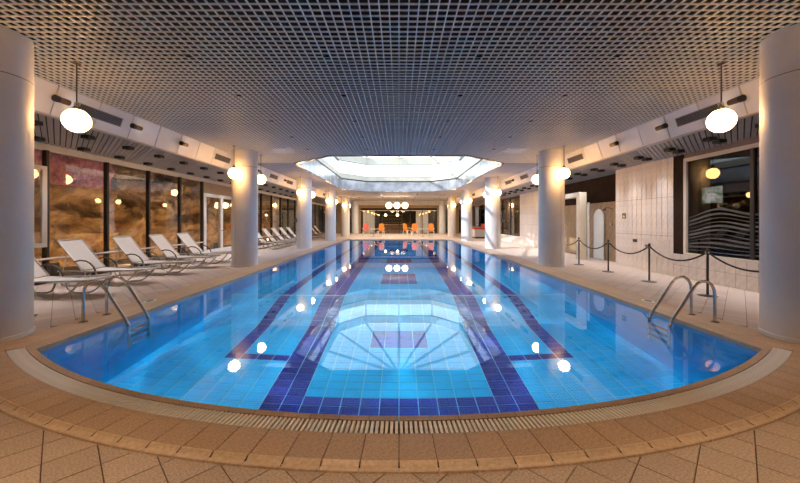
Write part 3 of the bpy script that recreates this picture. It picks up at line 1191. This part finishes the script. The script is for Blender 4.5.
for s, (a, b) in enumerate(((-4.35, -2.95), (2.05, 3.55))):
    n = 40
    rows = [[], []]
    for k in range(n + 1):
        x = a + (b - a) * k / n
        yy = YE + .35 + .05 * math.sin(k * 1.3)
        rows[0].append((x, yy, 0.05))
        rows[1].append((x, yy, 2.7))
    rows2 = [rows[0], rows[1], [(x, yy + .02, z) for x, yy, z in rows[1]], [(x, yy + .02, z) for x, yy, z in rows[0]]]
    c = MB().quadstrip(rows2).build('curtain', M_curtain, None, True)
    tag(c, ('pale pleated curtain behind the end glazing, by the coral chair' if s == 0 else
            'pale pleated curtain behind the end glazing, between two orange chairs'), 'curtain')
wre = struct(empty('wall_rear'))
MB().box(-14, 10, YB - .2, YB, 0, 4.7).build('wall_panel', M_tan, wre)
MB().box(-14, 10, YE + 4.1, YE + 4.2, 0, 4.7).build('wall_panel', M_darkwall, wre)
MB().box(10.7, 10.8, YB, YE + 4, 0, 4.7).build('wall_panel', M_darkwall, wre)

# ================================================================== THINGS
# ------------------------------------------------------------------ columns
def column_meshes():
    r = .41
    a = MB().lathe([(r + .012, 0.0), (r + .012, .05), (r, .055), (r, 3.290)], 48).mesh('shaft', M_col, True)
    b = MB().lathe([(r - .012, 3.290), (r - .012, 3.304)], 48).mesh('joint_ring', M_seam, True)
    c = MB().lathe([(r, 3.304), (r, CZ - .02)], 48).mesh('upper_drum', M_col, True)
    d = MB().box(-.004, .004, -r - .002, -r + .01, .06, 3.288).mesh('vertical_seam', M_seam)
    return a, b, c, d


cm = column_meshes()
for s in (-1, 1):
    for i, y in enumerate([COLY[0] - 7.2] + COLY):
        if i == 0:
            lab = f'thick round cream column on the {SIDE[s]}, standing before the curved pool end'
        else:
            lab = f'thick round cream column on the {SIDE[s]}, {ORD[i - 1]} from the curved pool end'
        zb = 0.022 if i == 1 else 0.0
        t = tag(empty('column', (s * (CX if s < 0 else 5.14), y, zb)), lab, 'column', 'pool columns')
        link('shaft', cm[0], t)
        link('joint_ring', cm[1], t)
        link('upper_drum', cm[2], t)
        for k in range(2):
            link('vertical_seam', cm[3], t, rot=(0, 0, s * 0.35 + k * PI))
for s in (-1, 1):
    t = tag(empty('column_speaker', (s * (CX + .36 * (1 if s < 0 else 1)) - s * .0, COLY[2] - .34, 1.42)),
            f'small black box fixed to the third column on the {SIDE[s]}', 'speaker', 'column boxes')
    MB().box(-.07, .07, -.12, .02, 0, .22).build('box_body', M_black, t)
    MB().box(-.05, .05, -.126, -.121, .03, .19).build('box_grille', M_vent, t)

# ------------------------------------------------------------------ globe pendants
GZ = 3.0
g_globe = MB().ball(.17, (0, 0, 0), 24, 14).mesh('globe', M_globe, True)
g_cap = MB().lathe([(.07, .15), (.07, .175), (.035, .21), (.03, .27)], 16).mesh('globe_cap', M_steel, True)
g_rod = MB().tube([(0, 0, .26), (0, 0, CZ - GZ)], .009, 8).mesh('hanging_rod', M_post, True)
g_rose = MB().lathe([(.05, CZ - GZ - .02), (.05, CZ - GZ + .005)], 14).mesh('ceiling_rose', M_steel, True)


def pendant(x, y, lab):
    t = tag(empty('globe_pendant', (x, y, GZ)), lab, 'pendant lamp', 'globe pendants')
    for nme, me in (('globe', g_globe), ('globe_cap', g_cap), ('hanging_rod', g_rod), ('ceiling_rose', g_rose)):
        link(nme, me, t)


for s in (-1, 1):
    for i, y in enumerate([COLY[0] - 7.2] + COLY[:5]):
        nme = f'the {ORD[i - 1]} column' if i else 'the column before the curved end'
        pendant(s * 5.2, y - .75, f'glowing globe pendant, {SIDE[s]}, hung just ahead of {nme}')
        pendant(s * (4.82 if i == 1 else 4.98), y + .8, f'glowing globe pendant, {SIDE[s]}, hung just past {nme}')
tri = tag(empty('triple_pendant', (-.2, 33.0, GZ)), 'chandelier of three large glowing globes over the far tables', 'chandelier')
for dx in (-.78, 0, .78):
    gl = MB().ball(.30, (dx, 0, 0), 20, 12).build('globe', M_globe2, tri, True)
    MB().tube([(dx, 0, .3), (dx, 0, CZ - GZ - .01)], .012, 8).build('hanging_rod', M_post, tri, True)
MB().box(-.95, .95, -.06, .06, CZ - GZ - .05, CZ - GZ - .01).build('ceiling_bar', M_steel, tri)

# ------------------------------------------------------------------ sun loungers
def lounger():
    t = empty('sun_lounger')
    W = .31
    rows, rows2 = [], []
    n = 10
    for k in range(n + 1):
        u = k / n
        x = .58 + 1.36 * u
        z = .365 - .035 * math.sin(PI * u)
        rows.append([(x, -W + .02, z), (x, -W * .4, z - .012), (x, W * .4, z - .012), (x, W - .02, z)])
        rows2.append([(a, b, c - .012) for a, b, c in rows[-1]])
    m = MB().quadstrip(rows).quadstrip(rows2)
    m.build('seat_sling', M_sling, t, True)
    rows, rows2 = [], []
    for k in range(n + 1):
        u = k / n
        x = .60 - .56 * u
        z = .385 + .66 * u - .02 * math.sin(PI * u)
        rows.append([(x, -W + .02, z), (x - .006, -W * .4, z - .01), (x - .006, W * .4, z - .01), (x, W - .02, z)])
        rows2.append([(a - .01, b, c - .008) for a, b, c in rows[-1]])
    m = MB().quadstrip(rows).quadstrip(rows2)
    m.build('backrest_sling', M_sling, t, True)
    MB().tube([(.60, -W, .37), (.04, -W, 1.04), (.02, -W + .05, 1.06), (.02, W - .05, 1.06), (.04, W, 1.04), (.60, W, .37)], .016, 8).build('backrest_frame', M_frame, t, True)
    MB().tube([(.05, -W, .35), (1.0, -W, .345), (1.90, -W, .375), (1.95, -W + .05, .375), (1.95, W - .05, .375), (1.90, W, .375), (1.0, W, .345), (.05, W, .35)], .017, 8).build('side_frame', M_frame, t, True)
    for s in (-1, 1):
        y = s * (W + .005)
        MB().tube([(1.84, y, .37), (1.72, y, .22), (1.55, y, .07), (1.42, y, .018), (1.15, y, .018), (1.0, y, .08), (.9, y, .34)], .016, 8).build('sled_leg', M_frame, t, True)
        MB().tube([(.12, y, .35), (.10, y, .14), (.16, y, .03), (.26, y, .018), (.56, y, .018), (.66, y, .05), (.80, y, .34)], .016, 8).build('sled_leg', M_frame, t, True)
        MB().tube([(.43, y, .57), (.55, y, .60), (.68, y, .585), (.78, y, .53), (.86, y, .44), (.90, y, .35)], .018, 8).build('armrest', M_arm, t, True)
        MB().tube([(.16, y, .35), (.26, y, .78)], .010, 6).build('back_stay', M_frame, t, True)
    return t


proto = lounger()
LY = [(6.75, 0), (8.1, .02), (9.6, -.01), (10.95, .015), (12.3, 0.0)]
LY2 = [18.3, 19.7, 21.1, 22.5, 23.9]
LY3 = [30.0, 31.5]
allL = [(y, r, f'pale sling sun lounger with raised back, {ORD[i]} from the sash window') for i, (y, r) in enumerate(LY)]
allL += [(y, 0, f'pale sling sun lounger with raised back, {ORD[i]} past the white double door') for i, y in enumerate(LY2)]
allL += [(y, 0, f'pale sling sun lounger beyond the fourth column, {ORD[i]} of two') for i, y in enumerate(LY3)]
for i, (y, r, lab) in enumerate(allL):
    o = proto if i == 0 else copy_tree(proto)
    o.location = (-7.85, y, 0)
    o.rotation_euler = (0, 0, r)
    tag(o, lab, 'sun lounger', 'sun loungers along the glass wall')

# ------------------------------------------------------------------ pool ladders
def ladder(s):
    t = tag(empty('pool_ladder', (s * 4.63, 5.2, 0.016)),
            f'curved steel pool ladder with twin handrails on the {SIDE[s]}', 'ladder', 'pool ladders')
    base = [(0, 0), (0, .40), (-.012, .48), (-.05, .55), (-.115, .598), (-.19, .60), (-.255, .565), (-.31, .50), (-.63, .02), (-.66, -.05),
            (-.67, -.14), (-.67, -1.15)]
    for dy in (-.2, .2):
        r = MB().tube([(s * x, dy, z) for x, z in base], .021, 12).build('handrail', M_steel, t, True)
        MB().lathe([(.055, 0), (.055, .008), (.03, .018)], 18, (0, dy, 0)).build('flange', M_steel, r, True)
    for z in (-.38, -.66, -.94):
        xs = sorted((s * -.63, s * -.71))
        MB().box(xs[0], xs[1], -.185, .185, z - .015, z + .015).build('tread', M_steel, t)


ladder(-1)
ladder(1)
for s in (-1, 1):
    t = tag(empty('skimmer_cover', (s * 4.60, 6.3, .016)), f'oval white skimmer cover set in the coping on the {SIDE[s]}', 'cover', 'skimmer covers')
    n = 24
    a = [(.075 * math.cos(2 * PI * k / n), .13 * math.sin(2 * PI * k / n)) for k in range(n)]
    MB().prism(a, 0, .010).build('cover_plate', M_white, t)
    b = [(.05 * math.cos(2 * PI * k / n), .09 * math.sin(2 * PI * k / n)) for k in range(n)]
    MB().prism(b, .0105, .014).build('cover_lid', M_vent, t)

# ------------------------------------------------------------------ rope barrier
PY = [5.2, 6.85, 8.45, 10.1, 11.75, 13.4]
PX = 6.2
for i, y in enumerate(PY):
    t = tag(empty('barrier_post', (PX, y, 0)), f'dark slim stanchion of the rope barrier, {ORD[i]} from the curved pool end', 'stanchion', 'rope barrier posts')
    MB().lathe([(.16, 0), (.16, .008), (.13, .016), (.03, .025)], 24).build('base_plate', M_post, t, True)
    MB().tube([(0, 0, .02), (0, 0, .90)], .021, 12).build('pole', M_post, t, True)
    MB().lathe([(.03, .86), (.03, .91), (.022, .935), (.008, .95)], 14).build('finial', M_post, t, True)
for i, (a, b) in enumerate(zip(PY, PY[1:])):
    t = tag(empty('barrier_rope', (PX, (a + b) / 2, 0)), f'black sagging barrier rope between the {ORD[i]} and {ORD[i + 1]} stanchions', 'rope', 'barrier ropes')
    h = (b - a) / 2 - .03
    pts = [(0, h * u, .86 - .24 * (1 - u * u)) for u in [k / 9 - 1 for k in range(19)]]
    MB().tube(pts, .017, 8).build('rope', M_rope, t, True)
    for e in (0, -1):
        p = Vector(pts[e])
        MB().ball(.026, p, 10, 6).build('rope_hook', M_steel, t, True)

# ------------------------------------------------------------------ far furniture
def chair(x, y, rz, mat, lab):
    t = tag(empty('cafe_chair', (x, y, 0), rz), lab, 'chair', 'far cafe chairs')
    t.scale = (1.2, 1.2, 1.2)
    MB().box(-.24, .24, -.24, .24, .43, .47).build('seat', mat, t)
    rows = []
    for k in range(7):
        u = k / 6
        w = .24 - .05 * u * u
        rows.append([(-w, .22 + .10 * u, .50 + .50 * u), (-w * .4, .25 + .12 * u, .50 + .55 * u), (w * .4, .25 + .12 * u, .50 + .55 * u), (w, .22 + .10 * u, .50 + .50 * u)])
    r2 = [[(a, b + .025, c) for a, b, c in r] for r in rows]
    MB().quadstrip(rows).quadstrip(r2).build('backrest', mat, t, True)
    for sx in (-1, 1):
        MB().tube([(sx * .22, -.22, .43), (sx * .25, -.26, 0)], .03, 6).build('leg', M_white, t, True)
        MB().tube([(sx * .22, .22, .43), (sx * .25, .28, 0)], .03, 6).build('leg', M_white, t, True)
        MB().tube([(sx * .26, -.2, .62), (sx * .26, .24, .66)], .02, 6).build('arm', M_white, t, True)


chair(-3.15, 32.6, .15, M_coral, 'coral red cafe chair before the end glazing')
chair(-1.75, 32.5, -.2, M_orange, 'orange cafe chair between the coral chair and the bar')
chair(1.55, 32.5, .15, M_orange, 'orange cafe chair facing the pool beside the round table')
chair(3.05, 32.5, -.1, M_orange, 'orange cafe chair next to the fifth column on the rope side')
chair(.85, 35.5, 2.4, M_orange, 'orange cafe chair turned away, deep behind the others')


def table(x, y, lab):
    t = tag(empty('cafe_table', (x, y, 0)), lab, 'table', 'far cafe tables')
    MB().lathe([(.22, 0), (.22, .015), (.04, .05)], 20).build('table_base', M_steel, t, True)
    MB().lathe([(.03, .04), (.03, .70)], 10).build('table_stem', M_steel, t, True)
    MB().lathe([(.40, .70), (.41, .71), (.41, .73), (.40, .74)], 28).build('table_top', M_white, t, True)


table(-2.45, 32.9, 'small round white cafe table between the coral and orange chairs')
table(2.3, 32.9, 'small round white cafe table between two orange chairs')

cn = tag(empty('bench_counter', (7.1, 30.4, 0)), 'cream bench front with a red cushioned top by the far window', 'bench')
MB().box(-.55, .7, -.9, .9, .12, .78).build('bench_front', M_white, cn)
MB().box(-.50, .7, -.85, .85, 0, .12).build('plinth', M_brown, cn)
MB().box(-.6, .7, -.95, .95, .785, .90).build('cushion', M_red, cn)
MB().box(.45, .7, -.95, .95, .905, 1.25).build('back_cushion', M_red, cn)

# ------------------------------------------------------------------ bar and plants behind the far glazing
br = tag(empty('bar_counter', (-0.9, 43.2, 0)), 'dark wooden bar counter in the room behind the end glazing', 'counter')
MB().box(-1.3, 1.3, 0, .5, 0, 1.05).build('counter_front', M_bronze, br)
MB().box(-1.4, 1.4, -.08, .55, 1.052, 1.10).build('counter_top', M_cream, br)
for z in (1.3, 1.75, 2.2):
    MB().box(-1.3, 1.3, 1.5, 1.75, z, z + .04).build('bar_shelf', M_tan, br)
MB().box(-1.35, -1.30, 1.5, 1.75, 0, 2.4).build('shelf_upright', M_tan, br)
MB().box(1.30, 1.35, 1.5, 1.75, 0, 2.4).build('shelf_upright', M_tan, br)
for i, x in enumerate((-1.7, -.2)):
    t = tag(empty('bar_pendant', (x, 43.1, 2.25)), f'warm glass pendant lamp above the bar counter, {"end" if i == 0 else "middle"} one', 'pendant lamp', 'bar pendants')
    MB().ball(.16, (0, 0, 0), 14, 8).build('shade', M_globe2, t, True)
    MB().tube([(0, 0, .15), (0, 0, 1.05)], .01, 6).build('cord', M_black, t)


def plant(x, y, z, h, lab):
    t = tag(empty('potted_plant', (x, y, z)), lab, 'plant')
    MB().lathe([(.16, 0), (.20, .30), (.22, .34), (.18, .34)], 16).build('pot', M_tan, t, True)
    MB().tube([(0, 0, .3), (.02, 0, h * .6)], .02, 6).build('stem', M_bronze, t)
    m = MB()
    rr = random.Random(int(x * 10))
    for k in range(110):
        a, el = rr.uniform(0, 2 * PI), rr.uniform(-.3, 1.2)
        r0 = rr.uniform(.15, .55)
        c = Vector((math.cos(a) * r0, math.sin(a) * r0, .5 + (h - .5) * rr.random()))
        d = Vector((math.cos(a), math.sin(a), el)).normalized()
        sd = d.cross(Vector((0, 0, 1))).normalized() * .05
        m.add([c, c + d * .12 + sd, c + d * .28, c + d * .12 - sd], [(0, 1, 2, 3)])
    m.build('foliage', M_green, t)['kind'] = 'stuff'


plant(1.0, 42.1, 0, 2.5, 'tall leafy plant in a pot behind the end glazing')
plant(8.7, 27.0, 0, 2.3, 'leafy potted plant behind the tall window past the tiled wall')
